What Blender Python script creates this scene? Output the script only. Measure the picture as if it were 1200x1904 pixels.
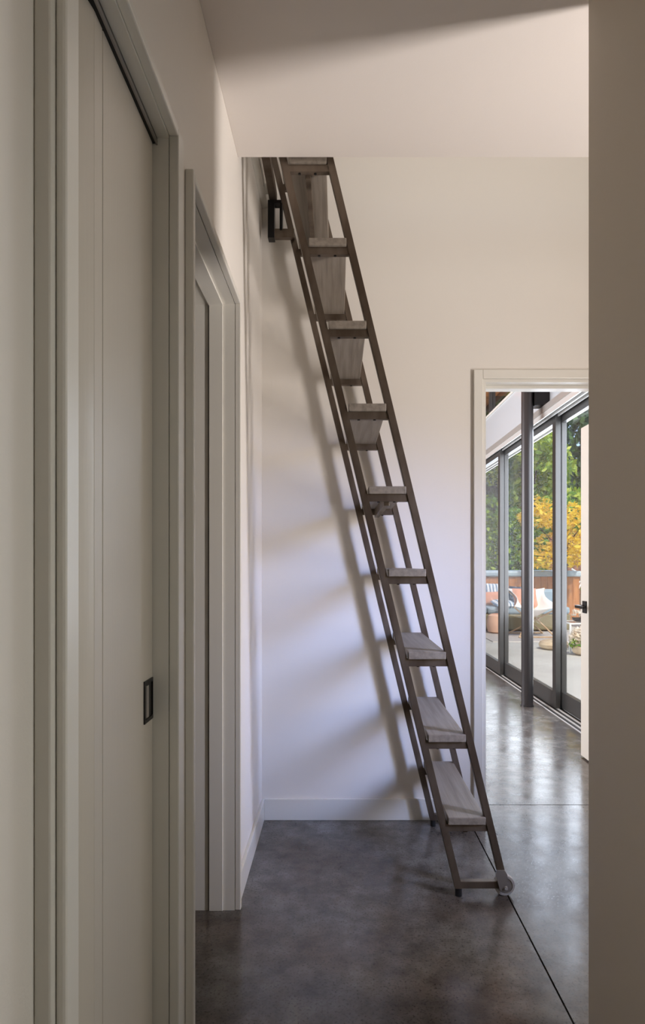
import bpy, bmesh, math, random
import numpy as np
from mathutils import Vector, Matrix

for o in list(bpy.data.objects):
    bpy.data.objects.remove(o)
S = bpy.context.scene
C = S.collection
PI = math.pi

# ------------------------------------------------------------------ camera
CAM_H = 1.21
FPX = 1150.0                      # focal length in pixels of the 1200 px wide frame
cam_d = bpy.data.cameras.new('camera')
cam = bpy.data.objects.new('camera', cam_d)
C.objects.link(cam)
cam.location = (0, 0, CAM_H)
cam.rotation_euler = (PI / 2, 0, 0)
cam_d.sensor_fit = 'HORIZONTAL'
cam_d.sensor_width = 36
cam_d.lens = 36 * FPX / 1200
cam_d.shift_x = -28 / 1200        # shift lens: verticals stay vertical
cam_d.shift_y = 98 / 1200
cam_d.clip_start = 0.02
S.camera = cam

# ------------------------------------------------------------------ world, sun, daylight, exposure
S.view_settings.view_transform = 'Standard'
S.view_settings.look = 'None'
S.view_settings.gamma = 1.0
S.view_settings.use_curve_mapping = False
S.view_settings.exposure = 0.0
S.cycles.max_bounces = 10
S.cycles.diffuse_bounces = 6
S.cycles.glossy_bounces = 5
S.cycles.transmission_bounces = 8
S.cycles.transparent_max_bounces = 16
S.cycles.sample_clamp_indirect = 4
S.cycles.use_denoising = True

W = bpy.data.worlds.new('sky')
S.world = W
W.use_nodes = True
wn = W.node_tree.nodes
wn.clear()
sky = wn.new('ShaderNodeTexSky')
sky.sky_type = 'NISHITA'
sky.sun_disc = False
sky.sun_elevation = math.radians(50)
sky.sun_rotation = math.radians(190)
sky.air_density = 1.0
sky.dust_density = 1.5
bg = wn.new('ShaderNodeBackground')
bg.inputs['Strength'].default_value = 0.34
wo = wn.new('ShaderNodeOutputWorld')
W.node_tree.links.new(sky.outputs[0], bg.inputs[0])
W.node_tree.links.new(bg.outputs[0], wo.inputs[0])


def aim(o, d):
    o.rotation_euler = Vector(d).to_track_quat('-Z', 'Y').to_euler()


sun_d = bpy.data.lights.new('sun', 'SUN')
sun_d.energy = 4.3
sun_d.angle = math.radians(1.0)
sun_d.color = (1, .93, .82)
sun = bpy.data.objects.new('sun', sun_d)
C.objects.link(sun)
aim(sun, (-.16, .6, -.80))


def area(name, loc, d, sx, sy, power, col, spread=180):
    l = bpy.data.lights.new(name, 'AREA')
    l.shape = 'RECTANGLE'
    l.size, l.size_y = sx, sy
    l.energy = power
    l.color = col
    l.spread = math.radians(spread)
    o = bpy.data.objects.new(name, l)
    C.objects.link(o)
    o.location = loc
    aim(o, d)
    return o


# daylight of the narrow side window round the corner on the right: sky from above, warm ground glow from below
area('side_window_skylight', (1.955, 1.34, 1.65), (-2.03, 1.60, -1.12), .20, 1.20, 6.2, (.34, .49, 1.0), 42)
area('side_window_ground_glow', (1.955, 1.32, 1.35), (-1, .18, .38), .16, 1.3, 33.5, (1, .915, .88), 140)
# added fill lamp up in the unseen loft, and daylight of the open side doorway in the right wall beside the camera
area('loft_fill', (1.0, 1.1, 4.4), (-.15, .6, -.8), 1.8, 1.6, 23, (1, .95, .88))
area('hall_daylight', (.74, .62, 1.15), (-1, .02, -.12), .60, 1.5, 1.9, (.97, 1.0, .97), 120)
# sky light of the big sliding doors and an added fill lamp brightening that room from its windowless side
area('slider_skylight', (2.05, 6.3, 1.55), (-1, 0, -.02), 5.0, 1.9, 290, (.82, .88, 1.0), 170)
area('far_room_fill', (-2.9, 6.6, 1.9), (1, 0, .06), 4.5, 2.2, 300, (.88, .92, 1.0), 170)


# ------------------------------------------------------------------ materials
def srgb(r, g, b):
    f = lambda c: (c / 255 / 12.92) if c / 255 <= .04045 else ((c / 255 + .055) / 1.055) ** 2.4
    return (f(r), f(g), f(b), 1)


def mat(name, col, rough=.5, metal=0, spec=.5, noise=None, bump=None, coat=0, trans=0):
    """noise = (second colour, scale (x,y,z), low, high); bump = (scale (x,y,z), strength)"""
    m = bpy.data.materials.new(name)
    m.use_nodes = True
    nt = m.node_tree
    b = nt.nodes['Principled BSDF']
    b.inputs['Base Color'].default_value = col
    b.inputs['Roughness'].default_value = rough
    b.inputs['Metallic'].default_value = metal
    b.inputs['Specular IOR Level'].default_value = spec
    b.inputs['Coat Weight'].default_value = coat
    b.inputs['Coat Roughness'].default_value = .08
    tc = None
    if noise or bump:
        tc = nt.nodes.new('ShaderNodeTexCoord')
    if noise:
        mp = nt.nodes.new('ShaderNodeMapping')
        mp.inputs['Scale'].default_value = noise[1]
        nz = nt.nodes.new('ShaderNodeTexNoise')
        nz.inputs['Scale'].default_value = 1
        nz.inputs['Detail'].default_value = 6
        rp = nt.nodes.new('ShaderNodeValToRGB')
        rp.color_ramp.elements[0].position = noise[2]
        rp.color_ramp.elements[1].position = noise[3]
        rp.color_ramp.elements[0].color = col
        rp.color_ramp.elements[1].color = noise[0]
        nt.links.new(tc.outputs['Object'], mp.inputs[0])
        nt.links.new(mp.outputs[0], nz.inputs[0])
        nt.links.new(nz.outputs[0], rp.inputs[0])
        nt.links.new(rp.outputs[0], b.inputs['Base Color'])
    if bump:
        mp = nt.nodes.new('ShaderNodeMapping')
        mp.inputs['Scale'].default_value = bump[0]
        nz = nt.nodes.new('ShaderNodeTexNoise')
        nz.inputs['Scale'].default_value = 1
        nz.inputs['Detail'].default_value = 4
        bp = nt.nodes.new('ShaderNodeBump')
        bp.inputs['Strength'].default_value = bump[1]
        bp.inputs['Distance'].default_value = .01
        nt.links.new(tc.outputs['Object'], mp.inputs[0])
        nt.links.new(mp.outputs[0], nz.inputs[0])
        nt.links.new(nz.outputs[0], bp.inputs['Height'])
        nt.links.new(bp.outputs[0], b.inputs['Normal'])
    return m


def leaf_mat(name, c1, c2, c3=None):
    m = bpy.data.materials.new(name)
    m.use_nodes = True
    nt = m.node_tree
    b = nt.nodes['Principled BSDF']
    b.inputs['Roughness'].default_value = .55
    g = nt.nodes.new('ShaderNodeNewGeometry')
    rp = nt.nodes.new('ShaderNodeValToRGB')
    rp.color_ramp.elements[0].color = c1
    rp.color_ramp.elements[1].color = c2
    if c3:
        e = rp.color_ramp.elements.new(.55)
        e.color = c3
    nt.links.new(g.outputs['Random Per Island'], rp.inputs[0])
    nt.links.new(rp.outputs[0], b.inputs['Base Color'])
    t = nt.nodes.new('ShaderNodeBsdfTranslucent')
    nt.links.new(rp.outputs[0], t.inputs[0])
    mx = nt.nodes.new('ShaderNodeMixShader')
    mx.inputs[0].default_value = .35
    nt.links.new(b.outputs[0], mx.inputs[1])
    nt.links.new(t.outputs[0], mx.inputs[2])
    nt.links.new(mx.outputs[0], nt.nodes['Material Output'].inputs[0])
    return m


def glass_mat(name, tint=(.96, .97, .97, 1), ior=1.5):
    m = bpy.data.materials.new(name)
    m.use_nodes = True
    nt = m.node_tree
    nt.nodes.remove(nt.nodes['Principled BSDF'])
    tr = nt.nodes.new('ShaderNodeBsdfTransparent')
    tr.inputs[0].default_value = tint
    gl = nt.nodes.new('ShaderNodeBsdfGlossy')
    gl.inputs['Roughness'].default_value = .01
    # Schlick reflectance, the same from both sides of the pane
    ge = nt.nodes.new('ShaderNodeNewGeometry')
    vm = nt.nodes.new('ShaderNodeVectorMath'); vm.operation = 'DOT_PRODUCT'
    nt.links.new(ge.outputs['Normal'], vm.inputs[0]); nt.links.new(ge.outputs['Incoming'], vm.inputs[1])
    ab = nt.nodes.new('ShaderNodeMath'); ab.operation = 'ABSOLUTE'; nt.links.new(vm.outputs['Value'], ab.inputs[0])
    sb = nt.nodes.new('ShaderNodeMath'); sb.operation = 'SUBTRACT'; sb.inputs[0].default_value = 1; nt.links.new(ab.outputs[0], sb.inputs[1])
    pw = nt.nodes.new('ShaderNodeMath'); pw.operation = 'POWER'; pw.inputs[1].default_value = 5; nt.links.new(sb.outputs[0], pw.inputs[0])
    fr = nt.nodes.new('ShaderNodeMath'); fr.operation = 'MULTIPLY_ADD'; fr.inputs[1].default_value = .94; fr.inputs[2].default_value = .04
    nt.links.new(pw.outputs[0], fr.inputs[0])
    mx = nt.nodes.new('ShaderNodeMixShader')
    nt.links.new(fr.outputs[0], mx.inputs[0])
    nt.links.new(tr.outputs[0], mx.inputs[1])
    nt.links.new(gl.outputs[0], mx.inputs[2])
    nt.links.new(mx.outputs[0], nt.nodes['Material Output'].inputs[0])
    return m


def concrete_mat():
    m = bpy.data.materials.new('polished_concrete')
    m.use_nodes = True
    nt = m.node_tree
    b = nt.nodes['Principled BSDF']
    tc = nt.nodes.new('ShaderNodeTexCoord')

    def nz(scale, detail, rough=.55):
        n = nt.nodes.new('ShaderNodeTexNoise')
        n.inputs['Scale'].default_value = scale
        n.inputs['Detail'].default_value = detail
        n.inputs['Roughness'].default_value = rough
        nt.links.new(tc.outputs['Object'], n.inputs[0])
        return n

    def ramp(n, stops):
        r = nt.nodes.new('ShaderNodeValToRGB')
        r.color_ramp.elements[0].position, r.color_ramp.elements[0].color = stops[0]
        r.color_ramp.elements[1].position, r.color_ramp.elements[1].color = stops[-1]
        for p, c in stops[1:-1]:
            e = r.color_ramp.elements.new(p)
            e.color = c
        nt.links.new(n.outputs[0], r.inputs[0])
        return r

    big = ramp(nz(2.2, 5, .6), [(.32, srgb(98, 87, 80)), (.48, srgb(114, 109, 104)), (.66, srgb(134, 133, 130))])
    mid = ramp(nz(11, 8, .7), [(.3, srgb(150, 144, 140)), (.7, srgb(255, 253, 250))])
    fine = ramp(nz(130, 3), [(.30, srgb(120, 114, 110)), (.46, srgb(255, 255, 255))])
    m1 = nt.nodes.new('ShaderNodeMix'); m1.data_type = 'RGBA'; m1.blend_type = 'MULTIPLY'
    m1.inputs[0].default_value = .95
    nt.links.new(big.outputs[0], m1.inputs[6]); nt.links.new(mid.outputs[0], m1.inputs[7])
    m2 = nt.nodes.new('ShaderNodeMix'); m2.data_type = 'RGBA'; m2.blend_type = 'MULTIPLY'
    m2.inputs[0].default_value = .8
    nt.links.new(m1.outputs[2], m2.inputs[6]); nt.links.new(fine.outputs[0], m2.inputs[7])
    nt.links.new(m2.outputs[2], b.inputs['Base Color'])
    rr = ramp(nz(6, 6, .65), [(.3, (.13, .13, .13, 1)), (.7, (.27, .27, .27, 1))])
    nt.links.new(rr.outputs[0], b.inputs['Roughness'])
    b.inputs['Specular IOR Level'].default_value = .6
    bp = nt.nodes.new('ShaderNodeBump')
    bp.inputs['Strength'].default_value = .05
    bp.inputs['Distance'].default_value = .01
    nt.links.new(nz(24, 6).outputs[0], bp.inputs['Height'])
    nt.links.new(bp.outputs[0], b.inputs['Normal'])
    return m


M = {}
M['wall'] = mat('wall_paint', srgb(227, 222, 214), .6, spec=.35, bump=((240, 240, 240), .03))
M['shaded'] = mat('shaded_wall_paint', srgb(206, 196, 180), .6, spec=.35, bump=((240, 240, 240), .03))  # wall paint darkened, carries the shade of the right wall in its colour
M['ceil'] = mat('ceiling_paint', srgb(226, 219, 212), .7, spec=.3, bump=((240, 240, 240), .03))
M['trim'] = mat('trim_paint', srgb(222, 219, 210), .30, spec=.5, bump=((90, 90, 4), .02))
M['door'] = mat('door_paint', srgb(216, 210, 198), .32, spec=.55, bump=((120, 120, 6), .03))
M['concrete'] = concrete_mat()
M['joint'] = mat('joint_dark', srgb(38, 35, 33), .9)
M['steel'] = mat('bronze_steel', srgb(88, 75, 63), .40, .6, noise=(srgb(120, 108, 96), (14, 14, 5), .35, .7), bump=((60, 60, 20), .05))
M['black'] = mat('black_steel', srgb(22, 20, 20), .35, .4)
M['rubber'] = mat('rubber', srgb(20, 20, 21), .6)
M['tread'] = mat('tread_wood', srgb(138, 129, 118), .55, noise=(srgb(116, 107, 97), (60, 3, 60), .4, .7), bump=((120, 4, 120), .12))
M['grey_metal'] = mat('grey_metal', srgb(146, 141, 136), .4, .45)
M['tyre'] = mat('wheel_urethane', srgb(168, 166, 164), .25, spec=.6)
M['alu'] = mat('bronze_aluminium', srgb(88, 86, 84), .35, .6)
M['alu_light'] = mat('track_aluminium', srgb(214, 212, 208), .35, .3)
M['alu_mid'] = mat('header_aluminium', srgb(176, 172, 166), .35, .4)
M['alu_dark'] = mat('track_groove', srgb(48, 46, 44), .5, .3)
M['glass'] = glass_mat('pane_glass')
M['column'] = mat('column_steel', srgb(62, 58, 58), .32, .55, bump=((30, 30, 6), .02))
M['band'] = mat('white_satin_panel', srgb(214, 220, 224), .12, spec=.9, coat=.8)
M['cedar'] = mat('cedar', srgb(196, 132, 78), .5, noise=(srgb(160, 98, 54), (3, 50, 50), .35, .7), bump=((4, 60, 60), .1))
M['cedar_v'] = mat('cedar_upright', srgb(206, 142, 86), .5, noise=(srgb(168, 108, 62), (30, 30, 3), .35, .7))
M['walnut'] = mat('walnut', srgb(84, 62, 46), .5, noise=(srgb(62, 44, 33), (6, 6, 40), .35, .7))
M['fence'] = mat('fence_wood', srgb(150, 104, 74), .7, noise=(srgb(112, 76, 54), (24, 24, 2), .35, .7))
M['patio'] = mat('patio_concrete', srgb(192, 189, 181), .75, noise=(srgb(180, 177, 169), (1.5, 1.5, 1.5), .35, .65))
M['cover'] = mat('tub_cover', srgb(150, 172, 188), .5, noise=(srgb(190, 204, 212), (3, 3, 3), .4, .65))
M['sofa'] = mat('sofa_olive', srgb(132, 122, 92), .9, bump=((200, 200, 200), .2))
M['sofa_cush'] = mat('sofa_cushion', srgb(150, 168, 178), .9, bump=((200, 200, 200), .2))
M['salmon'] = mat('salmon_cloth', srgb(210, 150, 124), .9, bump=((200, 200, 200), .2))
M['pink'] = mat('blush_cloth', srgb(232, 188, 162), .9, bump=((200, 200, 200), .2))
M['navy'] = mat('navy_cloth', srgb(50, 64, 84), .9, noise=(srgb(200, 206, 210), (22, 22, 22), .58, .64))
M['whitecloth'] = mat('white_canvas', srgb(236, 230, 222), .85, bump=((200, 200, 200), .15))
M['rattan'] = mat('pale_wood', srgb(196, 168, 134), .5, noise=(srgb(168, 136, 100), (8, 8, 30), .4, .65))
M['stone'] = mat('sandstone', srgb(196, 178, 150), .9, noise=(srgb(170, 150, 124), (9, 9, 9), .4, .65))
M['whitepaint'] = mat('white_metal', srgb(232, 232, 228), .35)
M['leaf_dark'] = leaf_mat('leaf_dark', srgb(34, 62, 34), srgb(96, 134, 56), srgb(58, 92, 44))
M['leaf_green'] = leaf_mat('leaf_green', srgb(66, 112, 34), srgb(170, 196, 56), srgb(108, 152, 44))
M['leaf_yellow'] = leaf_mat('leaf_yellow', srgb(214, 176, 30), srgb(255, 240, 96), srgb(250, 216, 46))
M['leaf_lime'] = leaf_mat('leaf_lime', srgb(110, 150, 46), srgb(214, 222, 92), srgb(160, 186, 60))
M['petal'] = leaf_mat('petal', srgb(222, 204, 176), srgb(250, 244, 234))
M['bark'] = mat('bark', srgb(84, 68, 54), .9, noise=(srgb(58, 46, 38), (20, 20, 5), .4, .6))


def stripe_mat(name, c1, c2, scale, axis=0):
    m = bpy.data.materials.new(name)
    m.use_nodes = True
    nt = m.node_tree
    b = nt.nodes['Principled BSDF']
    b.inputs['Roughness'].default_value = .9
    tc = nt.nodes.new('ShaderNodeTexCoord')
    w = nt.nodes.new('ShaderNodeTexWave')
    w.bands_direction = 'XYZ'[axis]
    w.inputs['Scale'].default_value = scale
    w.inputs['Distortion'].default_value = .4
    rp = nt.nodes.new('ShaderNodeValToRGB')
    rp.color_ramp.elements[0].position, rp.color_ramp.elements[1].position = .45, .55
    rp.color_ramp.elements[0].color, rp.color_ramp.elements[1].color = c1, c2
    nt.links.new(tc.outputs['Object'], w.inputs[0])
    nt.links.new(w.outputs[0], rp.inputs[0])
    nt.links.new(rp.outputs[0], b.inputs['Base Color'])
    return m


M['striped'] = stripe_mat('striped_cloth', srgb(110, 134, 158), srgb(226, 228, 230), 5, 0)
M['rug'] = stripe_mat('rug_weave', srgb(158, 150, 144), srgb(206, 198, 190), 2.2, 1)


# ------------------------------------------------------------------ helpers
def tag(o, label=None, cat=None, group=None, kind=None):
    if label: o['label'] = label
    if cat: o['category'] = cat
    if group: o['group'] = group
    if kind: o['kind'] = kind
    return o


def box(bm, x0, x1, y0, y1, z0, z1, bev=0):
    vs = [bm.verts.new((x, y, z)) for x in (x0, x1) for y in (y0, y1) for z in (z0, z1)]
    f = [(0, 1, 3, 2), (4, 6, 7, 5), (0, 4, 5, 1), (2, 3, 7, 6), (0, 2, 6, 4), (1, 5, 7, 3)]
    fs = [bm.faces.new([vs[i] for i in q]) for q in f]
    if bev:
        es = list({e for q in fs for e in q.edges})
        bmesh.ops.bevel(bm, geom=es, offset=bev, segments=2, affect='EDGES', profile=.5)


def cyl(bm, a, b, r0, r1=None, n=16):
    r1 = r0 if r1 is None else r1
    a, b = Vector(a), Vector(b)
    d = (b - a).normalized()
    u = d.orthogonal().normalized()
    v = d.cross(u)
    A = [bm.verts.new(a + r0 * (math.cos(t) * u + math.sin(t) * v)) for t in [2 * PI * i / n for i in range(n)]]
    B = [bm.verts.new(b + r1 * (math.cos(t) * u + math.sin(t) * v)) for t in [2 * PI * i / n for i in range(n)]]
    for i in range(n):
        bm.faces.new((A[i], A[(i + 1) % n], B[(i + 1) % n], B[i]))
    bm.faces.new(A[::-1])
    bm.faces.new(B)


def lathe(bm, prof, cx, cy, n=20):
    rings = []
    for r, z in prof:
        rings.append([bm.verts.new((cx + r * math.cos(2 * PI * i / n), cy + r * math.sin(2 * PI * i / n), z)) for i in range(n)])
    for a, b in zip(rings, rings[1:]):
        for i in range(n):
            bm.faces.new((a[i], a[(i + 1) % n], b[(i + 1) % n], b[i]))
    bm.faces.new(rings[0][::-1])
    bm.faces.new(rings[-1])


def tube(bm, pts, r, n=8):
    for a, b in zip(pts, pts[1:]):
        cyl(bm, a, b, r, r, n)


def obj(name, bm, m, parent=None, smooth=False):
    bmesh.ops.recalc_face_normals(bm, faces=bm.faces)
    me = bpy.data.meshes.new(name)
    bm.to_mesh(me)
    bm.free()
    me.materials.append(M[m])
    if smooth:
        for p in me.polygons:
            p.use_smooth = True
        try:
            me.set_sharp_from_angle(angle=math.radians(40))
        except Exception:
            pass
    o = bpy.data.objects.new(name, me)
    C.objects.link(o)
    if parent:
        o.parent = parent
        r = Vector((0, 0, 0))
        p = parent
        while p:
            r += p.location
            p = p.parent
        o.location = -r
    return o


def bobj(name, boxes, m, parent=None, bev=0):
    bm = bmesh.new()
    for b in boxes:
        box(bm, *b, bev=bev)
    return obj(name, bm, m, parent)


def empty(name, loc, label=None, cat=None, group=None, kind=None):
    o = bpy.data.objects.new(name, None)
    o.empty_display_size = .1
    C.objects.link(o)
    o.location = loc
    return tag(o, label, cat, group, kind)


def struct(o, label, cat):
    return tag(o, label, cat, kind='structure')


def dup_part(o, parent, loc):
    """copy of one part sharing its mesh"""
    c = o.copy()
    C.objects.link(c)
    c.parent = parent
    c.location = loc
    return c


# ================================================================== THE HOUSE SHELL
XL, YB = -.36, 2.94            # left wall plane, back wall plane
ZC, YS = 2.68, 2.233           # soffit height and where it stops before the ladder shaft
XR, YR = .65, 1.60             # right wall plane and the end of that wall
T = .15

# floor: dark joint bed with slabs on it, saw-cut joints left open
fl = bobj('floor', [(-3.2, 2.15, -3.2, 9.6, -.20, -.035)], 'joint')
struct(fl, 'polished grey-brown concrete floor with thin dark saw-cut joints', 'floor')
g = .0028
for b in [(-3.2, .623 - g, -3.2, 3.117 - g), (.623 + g, 2.0, -3.2, 3.117 - g), (-3.2, 1.74, 3.117 + g, 9.6)]:
    bobj('concrete_slab', [(b[0], b[1], b[2], b[3], -.035, 0)], 'concrete', fl)

# left wall, with the closet opening and the doorway
D1 = (.785, 1.319)              # closet opening along the wall
D2 = (1.476, 2.166)            # doorway opening
ZH = 2.123                     # head height
lw = [(XL - T, XL, -3.2, D1[0], 0, 2.95), (XL - T, XL, D1[1], D2[0], 0, 2.95), (XL - T, XL, D2[1], YB, 0, 2.95),
      (XL - T, XL, D1[0], D1[1], ZH, 2.95), (XL - T, XL, D2[0], D2[1], ZH, 2.95)]
struct(bobj('wall_left', lw, 'wall'), 'off-white hallway wall on the left with two tall door openings', 'wall')
# the room behind the doorway and the closet
rl = [(-2.4, -2.25, -3.2, YB, 0, 2.68), (-2.25, XL - T, 1.38, 1.43, 0, 2.68), (-2.25, XL - T, .60, .65, 0, 2.68),
      (-1.02, -.97, .65, 1.38, 0, 2.68), (-2.4, XL - T, -3.2, YB, 2.68, 2.74)]
struct(bobj('wall_side_room', rl, 'wall'), 'plain walls of the side room seen through the left doorway', 'wall')

# back wall, doorway on its right
BX0, BX1, BZ = .688, 1.55, 2.09
bw = [(-2.4, BX0, YB, YB + T, 0, 4.6), (BX1, 2.15, YB, YB + T, 0, 4.6), (BX0, BX1, YB, YB + T, BZ, 4.6)]
struct(bobj('wall_back', bw, 'wall'), 'tall off-white wall behind the ladder with an open doorway on its right', 'wall')

# right wall (a partition) and the lobby behind it with its narrow side window
struct(bobj('wall_right', [(XR, XR + .12, -3.2, .30, 0, ZC), (XR, XR + .12, .30, .94, 2.1, ZC), (XR, XR + .12, .94, YR, 0, ZC)], 'shaded'), 'off-white partition wall at the right edge, shade darkened into its paint', 'wall')
SW = (1.20, 1.52, .75, 2.42)
lob = [(2.0, 2.15, -3.2, SW[0], 0, ZC + .3), (2.0, 2.15, SW[1], YB, 0, ZC + .3),
       (2.0, 2.15, SW[0], SW[1], 0, SW[2]), (2.0, 2.15, SW[0], SW[1], SW[3], ZC + .3),
       (2.0, 2.15, -3.2, YB, ZC + .3, 4.6)]
struct(bobj('wall_lobby', lob, 'wall'), 'lobby wall round the corner on the right with a narrow side window', 'wall')
struct(bobj('wall_hall_end', [(XL - T, 2.15, -3.35, -3.2, 0, 4.6)], 'wall'), 'end wall of the hallway behind the camera', 'wall')
w4 = empty('window_3', (2.08, 1.36, SW[2]))
struct(w4, 'narrow tall side window round the corner on the right', 'window')
bobj('window_frame', [(2.04, 2.11, SW[0], SW[0] + .02, SW[2], SW[3]), (2.04, 2.11, SW[1] - .02, SW[1], SW[2], SW[3]),
                      (2.04, 2.11, SW[0], SW[1], SW[2], SW[2] + .02), (2.04, 2.11, SW[0], SW[1], SW[3] - .02, SW[3])], 'alu', w4)
bobj('pane', [(2.07, 2.078, SW[0] + .02, SW[1] - .02, SW[2] + .02, SW[3] - .02)], 'glass', w4)

# ceilings
struct(bobj('ceiling', [(XL - .001, 2.0, -3.2, YS, ZC, ZC + .27)], 'ceil', bev=.003), 'low off-white hallway ceiling ending in a crisp edge before the ladder', 'ceiling')
struct(bobj('ceiling_loft', [(-2.4, 2.15, -3.2, YB + T, 4.6, 4.7), (-2.4, -2.3, -3.2, YB, 2.74, 4.6)], 'ceil'), 'high ceiling of the loft above the ladder', 'ceiling')
struct(bobj('floor_loft', [(-2.3, XL - .005, -3.2, YB, 2.75, 2.94)], 'cedar'), 'loft floor deck at the top of the ladder', 'floor')

# baseboards
bb = bmesh.new()
box(bb, XL, XL + .013, D2[1] + .02, YB, 0, .098, bev=.002)
struct(obj('baseboard_left', bb, 'trim'), 'short off-white baseboard on the left wall beyond the doorway', 'baseboard')
bb = bmesh.new()
box(bb, XL + .013, BX0 - .043, YB - .013, YB, 0, .100, bev=.002)
struct(obj('baseboard_back', bb, 'trim'), 'off-white baseboard along the wall behind the ladder', 'baseboard')
bb = bmesh.new()
box(bb, BX1 + .043, 2.0, YB - .013, YB, 0, .100, bev=.002)
struct(obj('baseboard_right', bb, 'trim'), 'off-white baseboard of the back wall right of the doorway', 'baseboard')

# ------------------------------------------------------------------ closet door (door_1): bifold panels
CW = .020                      # casing: narrow and proud of the wall
XC = XL + .021
d1 = empty('door_1', (XL, 1.03, 0))
struct(d1, 'white bifold closet door with a black flush pull, nearest on the left wall', 'door')


def casing(parent, y0, y1, zh, near=CW, far=CW):
    for nm, b in (('casing', (XL, XC, y0 - near, y0, 0, zh + CW)), ('casing', (XL, XC, y1, y1 + far, 0, zh + CW)),
                  ('casing', (XL, XC, y0, y1, zh, zh + CW))):
        bm = bmesh.new()
        box(bm, *b, bev=.003)
        obj(nm, bm, 'trim', parent)


casing(d1, D1[0], D1[1], ZH, .0535, .045)
bm = bmesh.new(); box(bm, XC, XC + .013, .742, .782, 0, ZH + .012, bev=.004); obj('casing_bead', bm, 'trim', d1)
XD = -.394                     # closet door face
jm = .016
bobj('jamb', [(XL - T + .005, XL, D1[1] - .001, D1[1] + .012, 0, ZH)], 'trim', d1)
bobj('jamb', [(XL - T + .005, XL, D1[0] - .012, D1[0] + .001, 0, ZH)], 'trim', d1)
bobj('head_jamb', [(XL - .025, XL + .0005, D1[0], D1[1], ZH - .004, ZH + .01)], 'trim', d1)
bm = bmesh.new()
box(bm, -.410, -.384, D1[0], D1[1], ZH - .016, ZH + .01, bev=.002)
tr = obj('track', bm, 'black', d1)
tag(tr, 'black overhead sliding track')
bobj('track_lip', [(-.3865, -.3835, D1[0], D1[1], ZH - .019, ZH - .010)], 'grey_metal', tr)
for (y0, y1, dx) in ((1.0385, 1.316, 0), (1.0005, 1.0365, 0)):
    bm = bmesh.new()
    box(bm, XD - .034 + dx, XD + dx, y0, y1, .012, ZH - .012, bev=.0015)
    p = obj('door_panel', bm, 'door', d1)
    if y0 > 1.02:
        pull = bobj('flush_pull', [(XD - .003, XD + .0025, 1.2555, 1.2605, .885, .972), (XD - .003, XD + .0025, 1.3095, 1.313, .885, .972),
                                   (XD - .003, XD + .0025, 1.2605, 1.3095, .885, .893), (XD - .003, XD + .0025, 1.2605, 1.3095, .964, .972),
                                   (XD - .001, XD + .0008, 1.2605, 1.3095, .893, .964)], 'black', p)
        tag(pull, 'small black rectangular flush pull')
        bobj('pull_lip', [(XD + .0008, XD + .0035, 1.264, 1.280, .896, .961)], 'alu_mid', d1)
def prism(pts, z0, z1):
    bm = bmesh.new()
    A = [bm.verts.new((x, y, z0)) for x, y in pts]
    B = [bm.verts.new((x, y, z1)) for x, y in pts]
    k = len(pts)
    for i in range(k):
        bm.faces.new((A[i], A[(i + 1) % k], B[(i + 1) % k], B[i]))
    bm.faces.new(A[::-1]); bm.faces.new(B)
    return bm


cove = [(-.44, .79), (-.4075, .79), (-.4075, .934), (-.4030, .955), (-.3988, .973), (-.3960, .988), (-.3942, 1.0), (-.44, 1.0)]
obj('cove_strip', prism(cove, .012, ZH - .012), 'door', d1, True)

# ------------------------------------------------------------------ doorway (door_2): open, with a pocket jamb
d2 = empty('door_2', (XL, 1.82, 0))
struct(d2, 'open doorway with stepped white pocket jamb, beyond the closet on the left wall', 'door')
casing(d2, D2[0], D2[1], ZH)
for (ya, yb, sg) in ((D2[1] - .001, D2[1] + .012, -1), (D2[0] - .012, D2[0] + .001, 1)):
    yf = ya if sg < 0 else yb
    bobj('jamb', [(-.401, XL, ya, yb, 0, ZH), (-.51, -.4535, ya, yb, 0, ZH)], 'trim', d2)
    st = (-.450, -.401, min(yf, yf + sg * .006), max(yf, yf + sg * .006), 0, ZH)
    bm = bmesh.new(); box(bm, *st, bev=.002); obj('jamb_stop', bm, 'trim', d2)
    bobj('pocket_slot', [(-.4535, -.450, yf - .0 if sg < 0 else yf - .006, yf + .006 if sg < 0 else yf, 0, ZH)], 'joint', d2)
bobj('head_jamb', [(-.401, XL, D2[0], D2[1], ZH - .001, ZH + .01), (-.51, -.4535, D2[0], D2[1], ZH - .001, ZH + .01)], 'trim', d2)
bobj('head_stop', [(-.450, -.401, D2[0], D2[1], ZH - .008, ZH + .01)], 'trim', d2)
bobj('head_slot', [(-.4535, -.450, D2[0], D2[1], ZH + .003, ZH + .01)], 'joint', d2)

# ------------------------------------------------------------------ back doorway (door_3) with its leaf swung into the far room
d3 = empty('door_3', (1.12, YB, 0))
struct(d3, 'white doorway in the back wall with its door swung open into the bright room', 'door')
for b in ((BX0 - .043, BX0, YB - .018, YB, 0, BZ + .043), (BX1, BX1 + .043, YB - .018, YB, 0, BZ + .043), (BX0, BX1, YB - .018, YB, BZ, BZ + .043)):
    bm = bmesh.new(); box(bm, *b, bev=.003); obj('casing', bm, 'trim', d3)
for b in ((BX0 - .043, BX0, YB + T, YB + T + .018, 0, BZ + .043), (BX1, BX1 + .043, YB + T, YB + T + .018, 0, BZ + .043), (BX0, BX1, YB + T, YB + T + .018, BZ - .012, BZ + .043)):
    bm = bmesh.new(); box(bm, *b, bev=.003); obj('rear_casing', bm, 'trim', d3)
bobj('jamb', [(BX0 - .001, BX0 + .016, YB - .005, YB + T + .005, 0, BZ)], 'trim', d3)
bobj('jamb', [(BX1 - .012, BX1 + .001, YB - .005, YB + T + .005, 0, BZ)], 'trim', d3)
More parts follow.
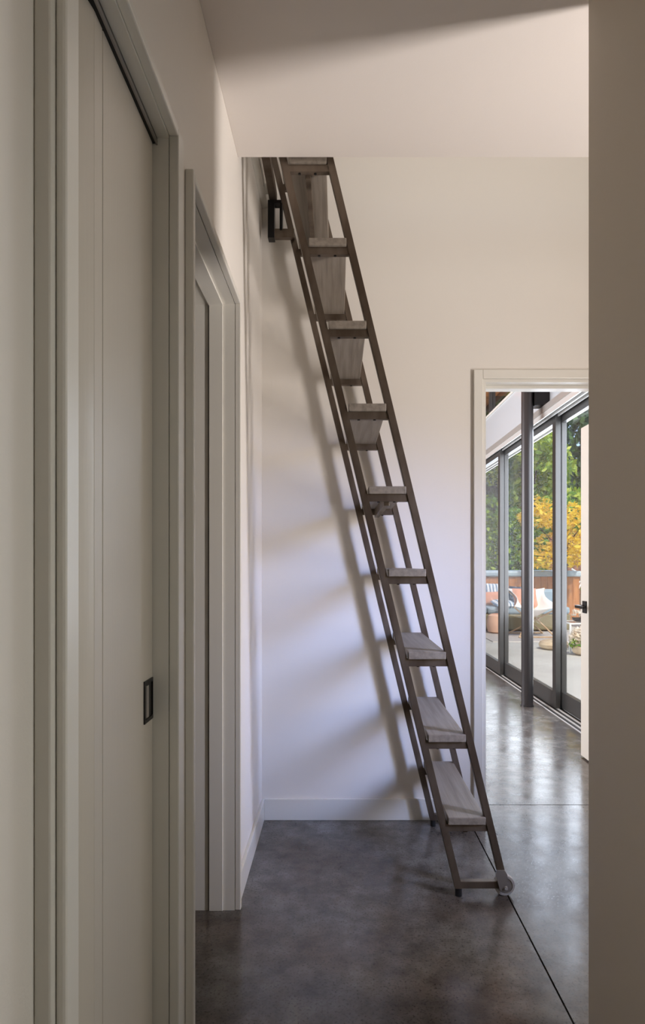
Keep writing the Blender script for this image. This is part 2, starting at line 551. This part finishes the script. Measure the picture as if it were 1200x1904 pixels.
bobj('head_jamb', [(BX0 + .016, BX1 - .012, YB - .005, YB + T + .005, BZ - .014, BZ + .001)], 'trim', d3)
bobj('head_stop', [(BX0 + .016, BX1 - .012, YB + .06, YB + .10, BZ - .026, BZ - .014)], 'trim', d3)
bm = bmesh.new()
box(bm, 1.535, 1.570, YB + T + .03, 3.90, .010, BZ - .02, bev=.002)
leaf = obj('door_leaf', bm, 'door', d3)
lv = bmesh.new()
box(lv, 1.527, 1.535, 3.805, 3.860, .91, .985, bev=.002)
cyl(lv, (1.535, 3.835, .952), (1.482, 3.835, .952), .009)
box(lv, 1.474, 1.490, 3.72, 3.846, .942, .960, bev=.003)
lvo = obj('lever_handle', lv, 'black', leaf)
tag(lvo, 'black lever handle')

# ------------------------------------------------------------------ far room shell
fr = [(-3.2, -3.05, YB + T, 9.5, 0, 3.9)]
struct(bobj('wall_far_room', fr, 'wall'), 'white walls of the bright room beyond the doorway', 'wall')
struct(bobj('wall_far_end', [(-3.2, 2.0, 9.5, 9.65, 0, 3.9)], 'walnut'), 'unseen end wall of the room beyond the doorway, dark wood added against glass haze', 'wall')  # out of view; dark cladding added to dim its reflection in the panes
cf = empty('ceiling_far_room', (0, 6, 3.7))
struct(cf, 'cedar board ceiling of the room beyond the doorway running out as the eave', 'ceiling')
bobj('roof_deck', [(-3.2, 2.45, YB + T, 10.4, 3.83, 3.95)], 'joint', cf)
bd = None
for i in range(40):
    x = -3.2 + i * .141
    if bd is None:
        bm = bmesh.new(); box(bm, x, x + .137, YB + T, 10.4, 3.80, 3.83); bd = obj('board', bm, 'cedar', cf); base = bd.location.copy()
    else:
        dup_part(bd, cf, base + Vector((i * .141, 0, 0)))
bobj('fascia', [(2.45, 2.49, YB + T, 10.4, 3.72, 3.95)], 'alu', cf)
# white satin panel over the sliding doors, clerestory above
struct(bobj('wall_band', [(1.80, 1.98, YB + T, 9.5, 2.555, 2.965)], 'band'), 'glossy pale panel above the sliding glass doors', 'wall')
bobj_l = bobj('trim_band', [(1.785, 2.0, YB + T, 9.5, 2.965, 2.99)], 'trim')
struct(bobj_l, 'thin white ledge along the top of the pale panel', 'trim')
w2 = empty('window_2', (1.9, 6, 2.99))
struct(w2, 'dark framed clerestory window above the pale panel', 'window')
bobj('window_frame', [(1.86, 1.93, YB + T, 9.5, 2.99, 3.03), (1.86, 1.93, YB + T, 9.5, 3.76, 3.80)], 'alu', w2)
for y in (3.1, 4.55, 6.05, 7.55, 9.43):
    bobj('mullion', [(1.86, 1.93, y, y + .06, 3.03, 3.76)], 'alu', w2)
for a, b in zip((3.16, 4.61, 6.11, 7.61), (4.55, 6.05, 7.55, 9.43)):
    bobj('pane', [(1.892, 1.898, a, b, 3.03, 3.76)], 'glass', w2)

# ------------------------------------------------------------------ the sliding glass doors (window_1)
w1 = empty('window_1', (1.85, 6.3, 0))
struct(w1, 'tall bronze framed sliding glass doors opening to the patio', 'window')
Y0, Y1 = YB + T, 9.5
tk = bobj('floor_track', [(1.742, 2.02, Y0, Y1, -.03, -.006)], 'alu_dark', w1)
hd = bobj('header', [(1.742, 2.02, Y0, Y1, 2.50, 2.555)], 'alu_mid', w1)
for i in range(6):
    x = 1.748 + i * .05
    bobj('track_rib', [(x, x + .010, Y0, Y1, -.012, .003)], 'alu_light', tk)
    bobj('header_rib', [(x, x + .010, Y0, Y1, 2.455, 2.51)], 'alu_light', hd)
    if i < 5:
        bobj('header_groove', [(x + .010, x + .05, Y0, Y1, 2.485, 2.502)], 'alu_dark', hd)
panels = [(1.775, 6.76, 8.42), (1.830, 5.19, 6.84), (1.885, 3.60, 5.27), (1.94, 3.10, 3.68), (1.83, 8.34, 9.48)]
ZB, ZT = .004, 2.49
for (x, a, b) in panels:
    p = empty('sliding_panel', (0, 0, 0))
    p.parent = w1
    p.location = -w1.location
    for (nm, bx) in (('stile', (x, x + .042, a, a + .075, ZB, ZT)), ('stile', (x, x + .042, b - .075, b, ZB, ZT)),
                     ('bottom_rail', (x, x + .042, a + .075, b - .075, ZB, ZB + .135)), ('top_rail', (x, x + .042, a + .075, b - .075, ZT - .085, ZT))):
        bm = bmesh.new(); box(bm, *bx, bev=.002)
        o = obj(nm, bm, 'alu'); o.parent = p
    o = bobj('pane', [(x + .017, x + .025, a + .07, b - .07, ZB + .13, ZT - .08)], 'glass'); o.parent = p

# steel column in front of the doors
col = empty('steel_column', (1.627, 5.30, 0), 'dark round steel column in front of the sliding glass doors', 'column')
bm = bmesh.new(); cyl(bm, (1.627, 5.30, 0), (1.627, 5.30, 3.55), .050, n=40); obj('shaft', bm, 'column', col, True)
bm = bmesh.new(); cyl(bm, (1.627, 5.30, .0), (1.627, 5.30, .012), .056, n=40); obj('base_collar', bm, 'column', col, True)
bm = bmesh.new(); box(bm, 1.67, 1.80, 5.24, 5.36, 2.56, 2.95, bev=.004); obj('knife_plate', bm, 'black', col)
bm = bmesh.new(); box(bm, 1.48, 1.80, 5.16, 5.44, 3.55, 3.80, bev=.004); obj('beam_pocket', bm, 'black', col)

# ================================================================== THE LADDER
YN, YF = 2.264, 2.868
XR0, XL0, SL = .6186, .4486, -.2406
xr = lambda z: XR0 + SL * z
xl = lambda z: XL0 + SL * z
lad = empty('library_ladder', (.45, 2.56, 0), 'tall bronze steel library ladder with grey wooden treads leaning up to the left', 'ladder')


def stile(fx, y, z0, z1, w=.0136, d=.015):
    bm = bmesh.new()
    vs = []
    for z in (z0, z1):
        x = fx(z)
        vs.append([bm.verts.new((x + sx * w, y + sy * d, z)) for sx, sy in ((-1, -1), (1, -1), (1, 1), (-1, 1))])
    a, b = vs
    for i in range(4):
        bm.faces.new((a[i], a[(i + 1) % 4], b[(i + 1) % 4], b[i]))
    bm.faces.new(a[::-1]); bm.faces.new(b)
    bmesh.ops.recalc_face_normals(bm, faces=bm.faces)
    bmesh.ops.bevel(bm, geom=list(bm.edges), offset=.0018, segments=2, affect='EDGES')
    return obj('stile', bm, 'steel', lad)


ZTOP = 3.19
for y in (YN, YF):
    stile(xl, y, .030, ZTOP)
    stile(xr, y, .085, ZTOP + .3)
    # rubber foot
    bm = bmesh.new()
    cyl(bm, (.443, y, 0), (.443, y, .034), .0125, n=20)
    obj('rubber_foot', bm, 'rubber', lad, True)
    # bottom connector
    bm = bmesh.new(); box(bm, .430, .600, y - .012, y + .012, .030, .056, bev=.002); obj('bottom_bar', bm, 'steel', lad)
    # wheel with its bracket
    wx, wz, wr = .6115, .0375, .0375
    bm = bmesh.new()
    cyl(bm, (wx, y - .004, wz), (wx, y + .018, wz), wr * .78, n=32)
    cyl(bm, (wx, y - .006, wz), (wx, y - .004, wz), wr * .38, n=24)
    wh = obj('wheel', bm, 'grey_metal', lad, True)
    bm = bmesh.new()
    n = 36
    prof = [(wr * .76, -.006), (wr * .95, -.006), (wr, -.003), (wr, .017), (wr * .95, .020), (wr * .76, .020)]
    rings = [[bm.verts.new((wx + r * math.cos(2 * PI * i / n), y + dy, wz + r * math.sin(2 * PI * i / n))) for r, dy in prof] for i in range(n)]
    for i in range(n):
        a, b = rings[i], rings[(i + 1) % n]
        for k in range(len(prof)):
            bm.faces.new((a[k], a[(k + 1) % len(prof)], b[(k + 1) % len(prof)], b[k]))
    ty = obj('tyre', bm, 'tyre', None, True)
    ty.parent = wh
    ty.location = (0, 0, 0)
    bm = bmesh.new()
    cyl(bm, (wx, y - .026, wz), (wx, y - .006, wz), .006, n=16)
    ax = obj('axle_bolt', bm, 'tyre', None, True); ax.parent = wh; ax.location = (0, 0, 0)
    # bracket: slanted plate in front of the wheel
    bm = bmesh.new()
    pts = [(.578, .100), (.607, .100), (.617, .084), (.617, .040), (.606, .022), (.590, .028), (.574, .084)]
    F = [bm.verts.new((px, y - .020, pz)) for px, pz in pts]
    B = [bm.verts.new((px, y - .014, pz)) for px, pz in pts]
    k = len(pts)
    for i in range(k):
        bm.faces.new((F[i], F[(i + 1) % k], B[(i + 1) % k], B[i]))
    bm.faces.new(F[::-1]); bm.faces.new(B)
    obj('wheel_bracket', bm, 'grey_metal', lad)

TH = .0275
NT = 11
for k in range(NT):
    zt = .293 + .3004 * k
    x0, x1 = xl(zt - .014) + .020, xr(zt - .014) - .0135
    bm = bmesh.new()
    box(bm, x0, x1, YN - .022, YF + .020, zt - TH, zt, bev=.0025)
    td = obj('tread', bm, 'tread', lad)
    for y in (YN, YF):
        z1 = zt - TH
        bm = bmesh.new()
        box(bm, xl(z1 - .014), xr(z1 - .014), y - .011, y + .011, z1 - .027, z1, bev=.0015)
        cb = obj('cross_bar', bm, 'steel', lad)
        for q in (.32, .66):
            xx = xl(z1) + q * .17
            bm = bmesh.new()
            cyl(bm, (xx, y, z1 - .030), (xx, y, z1 - .026), .005, n=10)
            bo = obj('bolt', bm, 'black', None); bo.parent = cb; bo.location = (0, 0, 0)
    if k % 4 == 0:
        xm = (x0 + x1) / 2
        bm = bmesh.new()
        box(bm, xm - .010, xm + .010, YN + .011, YF - .011, zt - TH - .040, zt - TH, bev=.0015)
        rb = obj('stiffener', bm, 'steel', None); rb.parent = td; rb.location = (0, 0, 0)
# hooks that hold it to the rail
for y, up in ((YN + .03, .05), (YF - .03, 0)):
    bm = bmesh.new()
    box(bm, -.318, -.288, y - .022, y + .022, 2.700 + up, 2.872, bev=.001)
    box(bm, -.288, -.256, y - .022, y + .022, 2.858, 2.872, bev=.001)
    box(bm, -.264, -.252, y - .022, y + .022, 2.735 + up, 2.858, bev=.001)
    hk = obj('rail_hook', bm, 'black', lad)
    bm = bmesh.new()
    box(bm, -.288, -.198, y - .018, y + .010, 2.704 + up, 2.743 + up, bev=.001)
    obj('hook_plate', bm, 'steel', lad)

# the rail the ladder rolls along and the white ledger board that carries it
rl_ = empty('ladder_rail', (-.30, 2.56, 2.88), 'bronze steel rail at the loft edge that the ladder hooks on', 'rail')
bm = bmesh.new(); box(bm, -.314, -.280, YS + .06, YB - .07, 2.886, 2.93, bev=.002); obj('rail_bar', bm, 'steel', rl_)
for y in (YS + .16, 2.56, YB - .13):
    bm = bmesh.new(); box(bm, -.330, -.31, y - .02, y + .02, 2.905, 2.93); obj('rail_bracket', bm, 'trim', rl_)
bm = bmesh.new(); box(bm, XL, -.328, YS + .02, YB, 2.905, 3.02, bev=.002)
struct(obj('trim_ledger', bm, 'trim'), 'white ledger board on the left wall carrying the ladder rail', 'trim')

# ================================================================== OUTDOORS
struct(bobj('patio', [(2.02, 16, 3.09, 16.5, -.12, -.012), (-3, 2.02, 9.65, 16.5, -.12, -.012)], 'patio'), 'pale concrete patio outside the sliding doors', 'patio')
gm = mat('lawn_soil', srgb(84, 96, 56), .95, noise=(srgb(70, 62, 44), (2, 2, 2), .4, .6))
M['lawn'] = gm
struct(bobj('ground', [(-30, 40, 16.5, 50, -.14, -.03), (16, 40, -10, 16.5, -.14, -.03)], 'lawn'), 'planted ground beyond the patio', 'ground')
rng = np.random.default_rng(7)
random.seed(4)


def leaves(name, m, parent, centers, radii, n, size, flat=0.0):
    """one mesh of n small folded leaves scattered through ellipsoids"""
    centers, radii = np.array(centers, float), np.array(radii, float)
    wts = np.prod(radii, axis=1) ** (2 / 3)
    idx = rng.choice(len(centers), n, p=wts / wts.sum())
    d = rng.normal(size=(n, 3)); d /= np.linalg.norm(d, axis=1)[:, None]
    r = rng.uniform(.45, 1.0, n) ** .5
    P = centers[idx] + d * r[:, None] * radii[idx]
    a = rng.normal(size=(n, 3)); a[:, 2] *= (1 - flat); a /= np.linalg.norm(a, axis=1)[:, None]
    b = rng.normal(size=(n, 3)); b[:, 2] *= (1 - flat); b -= a * (a * b).sum(1)[:, None]; b /= np.linalg.norm(b, axis=1)[:, None]
    s = size * rng.uniform(.6, 1.3, n)[:, None]
    V = np.empty((n, 4, 3))
    V[:, 0] = P - a * s; V[:, 1] = P + b * s * .5; V[:, 2] = P + a * s; V[:, 3] = P - b * s * .5
    V = V.reshape(-1, 3)
    V[:, 2] = np.maximum(V[:, 2], 0.0)
    F = np.arange(4 * n).reshape(n, 4)
    me = bpy.data.meshes.new(name)
    me.from_pydata(V.tolist(), [], F.tolist())
    me.materials.append(M[m])
    o = bpy.data.objects.new(name, me)
    C.objects.link(o)
    o.parent = parent
    o.location = -parent.location
    o['kind'] = 'stuff'
    return o


def tree(name, label, x, y, h, rx, z0, leafm, n, size, cat='tree', group=None, blobs=9, flat=0.0, trunk_r=.09):
    t = empty(name, (x, y, 0 if y < 16.5 else -.03), label, cat, group)
    bm = bmesh.new()
    cyl(bm, (x, y, t.location.z - .02), (x + .1, y, z0 + (h - z0) * .55), trunk_r, trunk_r * .5, 10)
    for i in range(5):
        a = i * 2.4 + x
        zz = z0 + (h - z0) * (.1 + .08 * i)
        cyl(bm, (x + .05, y, zz), (x + math.cos(a) * rx * .6, y + math.sin(a) * rx * .6, zz + (h - z0) * .3), trunk_r * .45, trunk_r * .15, 6)
    obj('trunk', bm, 'bark', t, True)
    cs, rs = [], []
    for i in range(blobs):
        a = random.uniform(0, 2 * PI)
        q = random.uniform(.1, .65)
        zz = random.uniform(z0 + .15 * (h - z0), h - .15 * (h - z0))
        cs.append((x + math.cos(a) * rx * q, y + math.sin(a) * rx * q, zz))
        rs.append((rx * random.uniform(.35, .6), rx * random.uniform(.35, .6), (h - z0) * random.uniform(.12, .26) * (1 - .5 * flat)))
    leaves('foliage', leafm, t, cs, rs, n, size, flat)
    return t


def hedge(x, y, w, h, label, leafm, n):
    t = empty('hedge_shrub', (x, y, -.03), label, 'shrub', 'hedge shrubs behind the hot tub')
    bm = bmesh.new()
    for i in range(3):
        cyl(bm, (x + (i - 1) * w * .25, y, -.05), (x + (i - 1) * w * .3, y, h * .6), .03, .015, 6)
    obj('stem', bm, 'bark', t)
    cs = [(x + random.uniform(-.3, .3) * w, y + random.uniform(-.2, .2), h * z) for z in (.15, .3, .45, .6, .75, .87) for _ in range(2)]
    rs = [(w * .36, .5, h * .15)] * len(cs)
    leaves('foliage', leafm, t, cs, rs, n, .075)


for i, (x, h) in enumerate(((2.6, 2.9), (3.9, 3.1), (5.1, 2.8), (6.3, 3.1), (7.6, 2.9))):
    hedge(x, 17.4, 1.45, h, ['bright green hedge shrub, leftmost behind the hot tub', 'bright green hedge shrub, second from the left behind the hot tub',
                             'bright green hedge shrub, third from the left behind the hot tub', 'bright green hedge shrub behind the yellow tree, fourth from the left',
                             'bright green hedge shrub at the right end of the row behind the fence'][i], 'leaf_green', 4200)
for i, a in enumerate(((3.2, 22.5, 7.2, 2.2, .6, 'leaf_dark', 'dark leafy tree at the left behind the hedge'),
                       (6.2, 23.5, 8.4, 2.4, .6, 'leaf_dark', 'tall dark tree in the middle behind the hedge'),
                       (9.4, 24.0, 9.0, 2.6, .6, 'leaf_dark', 'tallest dark tree at the right behind the fence'),
                       (12.6, 25.0, 9.0, 2.8, .6, 'leaf_dark', 'dark tree far right behind the fence'),
                       (0.2, 23.0, 8.0, 2.5, .6, 'leaf_dark', 'dark tree far left behind the hedge'))):
    tree('background_tree', a[6], a[0], a[1], a[2], a[3], a[4], a[5], 9000, .16, group='dark trees behind the hedge', blobs=26, trunk_r=.16)
tree('background_tree', 'lime green sunlit tree rising over the hedge behind the column', 6.1, 19.6, 5.6, 1.7, 2.4, 'leaf_lime', 6500, .11, blobs=14, trunk_r=.11)
tree('maple_tree', 'small golden yellow tree in layered sprays beside the hot tub', 4.55, 12.45, 2.75, .80, .95, 'leaf_yellow', 2700, .055, blobs=13, flat=.55, trunk_r=.03)

# fence of upright boards on the right
fe = empty('board_fence', (8.2, 15.6, 0), 'brown upright board fence behind the yellow tree', 'fence')
bm = bmesh.new(); box(bm, 5.35, 5.49, 15.6, 15.622, .04, 1.95, bev=.004); b0 = obj('board', bm, 'fence', fe); lb = b0.location.copy()
for i in range(1, 40):
    dup_part(b0, fe, lb + Vector((i * .15, 0, random.uniform(-.01, .01))))
for z in (.35, 1.65):
    bobj('rail', [(5.35, 11.4, 15.625, 15.66, z, z + .09)], 'fence', fe)
for x in (5.4, 7.4, 9.4, 11.3):
    bobj('post', [(x, x + .09, 15.66, 15.75, -.012, 2.0)], 'fence', fe)

# hot tub
ht = empty('hot_tub', (4.0, 13.9, 0), 'cedar clad hot tub under a blue-grey cover', 'hot tub')
bobj('shell', [(2.94, 5.02, 12.94, 14.86, -.012, .96)], 'joint', ht)
bm = bmesh.new(); box(bm, 2.92, 3.05, 12.915, 12.94, 0, .96, bev=.003); pl = obj('plank', bm, 'cedar_v', ht); pb = pl.location.copy()
for i in range(1, 16):
    dup_part(pl, ht, pb + Vector((i * .1333, 0, 0)))
bm = bmesh.new(); box(bm, 5.02, 5.045, 12.94, 13.07, 0, .96, bev=.003); pl = obj('plank', bm, 'cedar_v', ht); pb = pl.location.copy()
for i in range(1, 14):
    dup_part(pl, ht, pb + Vector((0, i * .137, 0)))
bm = bmesh.new(); box(bm, 2.86, 5.10, 12.86, 14.92, .96, 1.08, bev=.035); obj('cover', bm, 'cover', ht)
bm = bmesh.new(); tube(bm, [(5.06, 13.2, .55), (5.20, 13.2, .80), (5.20, 13.2, 1.0), (5.0, 13.2, 1.12)], .018); tube(bm, [(5.06, 13.2, .70), (5.18, 13.2, .86)], .014); obj('cover_lifter', bm, 'whitepaint', ht)

# sofa with cushions
so = empty('outdoor_sofa', (3.0, 11.7, 0), 'low olive outdoor sofa with blue-grey cushions in front of the hot tub', 'sofa')
bm = bmesh.new(); box(bm, 1.95, 4.25, 11.25, 12.15, .02, .31, bev=.03); obj('base', bm, 'sofa', so)
bm = bmesh.new(); box(bm, 1.95, 4.25, 12.0, 12.2, .25, .62, bev=.04); obj('back', bm, 'sofa', so)
for i in range(3):
    bm = bmesh.new(); box(bm, 1.98 + i * .755, 2.725 + i * .755, 11.24, 12.0, .31, .44, bev=.04); obj('seat_cushion', bm, 'sofa_cush', so)
    bm = bmesh.new(); box(bm, 1.99 + i * .755, 2.715 + i * .755, 11.86, 12.03, .43, .74, bev=.05); obj('back_cushion', bm, 'sofa_cush', so)
for i in range(4):
    bm = bmesh.new(); x = (2.0, 4.12)[i % 2]; y = (11.3, 12.05)[i // 2]; box(bm, x, x + .06, y, y + .06, -.012, .03); obj('foot', bm, 'rattan', so)


def pillow(label, m, x, y, z, w, h, d, rx, rz, roll=0):
    bm = bmesh.new()
    n = 10
    for sgn in (1, -1):
        gr = [[None] * (n + 1) for _ in range(n + 1)]
        for i in range(n + 1):
            for j in range(n + 1):
                u, v = 2 * i / n - 1, 2 * j / n - 1
                t = ((1 - u ** 4) * (1 - v ** 4)) ** .6
                k = 1 - .06 * (1 - abs(u)) * 0 - .07 * (1 - u * u) * abs(v) ** 3 * 1 - .07 * (1 - v * v) * abs(u) ** 3
                gr[i][j] = bm.verts.new((u * w / 2 * k, sgn * d / 2 * t, v * h / 2 * k))
        for i in range(n):
            for j in range(n):
                bm.faces.new((gr[i][j], gr[i + 1][j], gr[i + 1][j + 1], gr[i][j + 1]))
    bmesh.ops.remove_doubles(bm, verts=bm.verts, dist=.0005)
    o = obj('throw_pillow', bm, m, None, True)
    o.rotation_euler = (rx, roll, rz)
    o.location = (x, y, z)
    return tag(o, label, 'pillow', 'throw pillows on the patio seats')


pillow('salmon lumbar pillow at the left end of the outdoor sofa', 'salmon', 2.84, 11.62, .575, .46, .27, .13, -.25, 0)
pillow('blue and white striped pillow leaning behind the salmon one on the sofa', 'striped', 3.02, 11.78, .66, .50, .42, .13, -.3, .05)
pillow('white and blue striped pillow lying flat on the sofa seat edge', 'striped', 3.05, 11.36, .495, .40, .36, .12, -1.35, .2)
pillow('navy patterned pillow in the middle of the outdoor sofa', 'navy', 3.46, 11.72, .62, .40, .38, .13, -.25, -.1)

# butterfly chair
cx, cy = 3.30, 10.55
bc = empty('butterfly_chair', (cx, cy, .002), 'white canvas butterfly chair with pale crossed legs on the rug', 'chair')
cor = {'bl': (-.34, .32, .80), 'br': (.34, .32, .80), 'fl': (-.38, -.34, .52), 'fr': (.38, -.34, .52)}
n = 14
bm = bmesh.new()
gr = []
for i in range(n + 1):
    row = []
    u = i / n
    for j in range(n + 1):
        v = j / n
        p = Vector((0, 0, 0))
        for (k, w_) in (('bl', (1 - u) * v), ('br', u * v), ('fl', (1 - u) * (1 - v)), ('fr', u * (1 - v))):
            p += w_ * Vector(cor[k])
        sag = .30 * (math.sin(PI * u) ** .8) * (.35 + .65 * math.sin(PI * min(1, v * 1.15)) ** .8 if v < .87 else .35 * (1 - v) / .13 + .25)
        ed = (abs(2 * v - 1)) ** 3
        p.z -= sag * (1 - .55 * ed)
        p.x *= 1 - .30 * math.sin(PI * v)
        row.append(bm.verts.new((cx + p.x, cy + p.y, p.z)))
    gr.append(row)
for i in range(n):
    for j in range(n):
        bm.faces.new((gr[i][j], gr[i + 1][j], gr[i + 1][j + 1], gr[i][j + 1]))
sl = obj('sling', bm, 'whitecloth', bc, True)
sm = sl.modifiers.new('thickness', 'SOLIDIFY'); sm.thickness = .008
for a, b in (('bl', (.30, -.34)), ('br', (-.30, -.34)), ('fl', (.30, .30)), ('fr', (-.30, .30))):
    c0 = cor[a]
    bm = bmesh.new()
    tube(bm, [(cx + c0[0], cy + c0[1], c0[2] - .01), (cx + b[0], cy + b[1], .012)], .013, 10)
    obj('leg', bm, 'rattan', bc, True)
bm = bmesh.new(); tube(bm, [(cx - .30, cy - .34, .014), (cx + .30, cy - .34, .014)], .012); obj('floor_bar', bm, 'rattan', bc)
bm = bmesh.new(); tube(bm, [(cx - .30, cy + .30, .014), (cx + .30, cy + .30, .014)], .012); obj('floor_bar', bm, 'rattan', bc)
pillow('blush and salmon pillow propped in the butterfly chair', 'salmon', cx - .06, cy + .13, .64, .42, .36, .13, -.45, 0)

# rug, bolster pouf, stone stool
bm = bmesh.new(); box(bm, 2.45, 4.6, 9.75, 11.2, -.012, .002); tag(obj('outdoor_rug', bm, 'rug'), 'grey striped outdoor rug under the butterfly chair', 'rug')
pf = empty('round_pouf', (2.82, 10.95, 0), 'blush round pouf on the rug before the sofa', 'pouf')
bm = bmesh.new(); lathe(bm, [(.10, .004), (.155, .03), (.175, .12), (.175, .22), (.15, .31), (.10, .34)], 2.82, 10.95, 24); obj('body', bm, 'pink', pf, True)
bm = bmesh.new(); lathe(bm, [(.10, .338), (.06, .346), (.01, .348)], 2.82, 10.95, 24); obj('top_panel', bm, 'salmon', pf, True)
bm = bmesh.new(); lathe(bm, [(.15, -.012), (.20, .02), (.21, .06), (.19, .10), (.12, .125), (.02, .13)], 3.13, 8.95, 20)
tag(obj('floor_cushion', bm, 'stone', None, True), 'low round beige floor cushion on the bare patio', 'cushion')

# side table with flowers, planter with white blossom
tb = empty('side_table', (3.42, 8.75, 0), 'white framed glass side table at the right of the patio', 'table')
for dx in (-.2, .2):
    for dy in (-.2, .2):
        bm = bmesh.new(); box(bm, 3.42 + dx - .01, 3.42 + dx + .01, 8.75 + dy - .01, 8.75 + dy + .01, -.012, .385); obj('leg', bm, 'whitepaint', tb)
for b in ((3.21, 3.63, 8.54, 8.56), (3.21, 3.63, 8.94, 8.96), (3.21, 3.23, 8.56, 8.94), (3.61, 3.63, 8.56, 8.94)):
    bm = bmesh.new(); box(bm, b[0], b[1], b[2], b[3], .385, .405); obj('rim', bm, 'whitepaint', tb)
bm = bmesh.new(); box(bm, 3.23, 3.61, 8.56, 8.94, .390, .400); obj('glass_top', bm, 'glass', tb)
vs = empty('flower_bowl', (3.42, 8.75, .405), 'bowl of cream flowers on the glass side table', 'flowers')
bm = bmesh.new(); lathe(bm, [(.05, .405), (.09, .43), (.10, .46), (.095, .462)], 3.42, 8.75, 20); obj('bowl', bm, 'black', vs, True)
for i in range(9):
    a, q = i * 2.4, .03 + .085 * math.sqrt(i / 9)
    bm = bmesh.new()
    for j in range(12):
        b_, p_ = j * 2.4, .5 * math.sqrt(j / 12) * PI * .9
        c0 = Vector((3.42 + math.cos(a) * q, 8.75 + math.sin(a) * q, .51 + .03 * math.cos(i)))
        d = Vector((math.sin(p_) * math.cos(b_), math.sin(p_) * math.sin(b_), math.cos(p_)))
        u = d.orthogonal().normalized(); w_ = d.cross(u)
        V = [bm.verts.new(c0 + d * .02 + u * .018), bm.verts.new(c0 + d * .045 + w_ * .014), bm.verts.new(c0 + d * .03 - u * .018), bm.verts.new(c0 + d * .01 - w_ * .014)]
        bm.faces.new(V)
    obj('blossom', bm, 'petal', vs)
pt = empty('blossom_planter', (3.34, 8.36, 0), 'low planter of white blossom beside the side table', 'planter')
bm = bmesh.new(); lathe(bm, [(.10, -.012), (.15, .02), (.17, .10), (.16, .11)], 3.34, 8.36, 20); obj('pot', bm, 'stone', pt, True)
leaves('foliage', 'leaf_green', pt, [(3.24, 8.34, .15), (3.38, 8.38, .17)], [(.12, .12, .07)] * 2, 220, .03)
leaves('blossoms', 'petal', pt, [(3.40, 8.36, .30), (3.27, 8.36, .27), (3.22, 8.36, .2)], [(.14, .12, .11), (.11, .1, .09), (.09, .08, .08)], 900, .03)
# cedar planter box behind
cb_ = empty('cedar_planter', (5.0, 12.0, 0), 'tall tan cedar planter box at the corner of the hot tub', 'planter')
for i in range(3):
    bm = bmesh.new(); box(bm, 4.76 + i * .10, 4.855 + i * .10, 11.86, 11.885, 0, .66, bev=.003); obj('plank', bm, 'cedar_v', cb_)
bobj('box', [(4.76, 5.055, 11.885, 12.15, -.012, .64)], 'rattan', cb_)
leaves('foliage', 'leaf_green', cb_, [(4.9, 12.02, .72)], [(.17, .14, .12)], 260, .05)
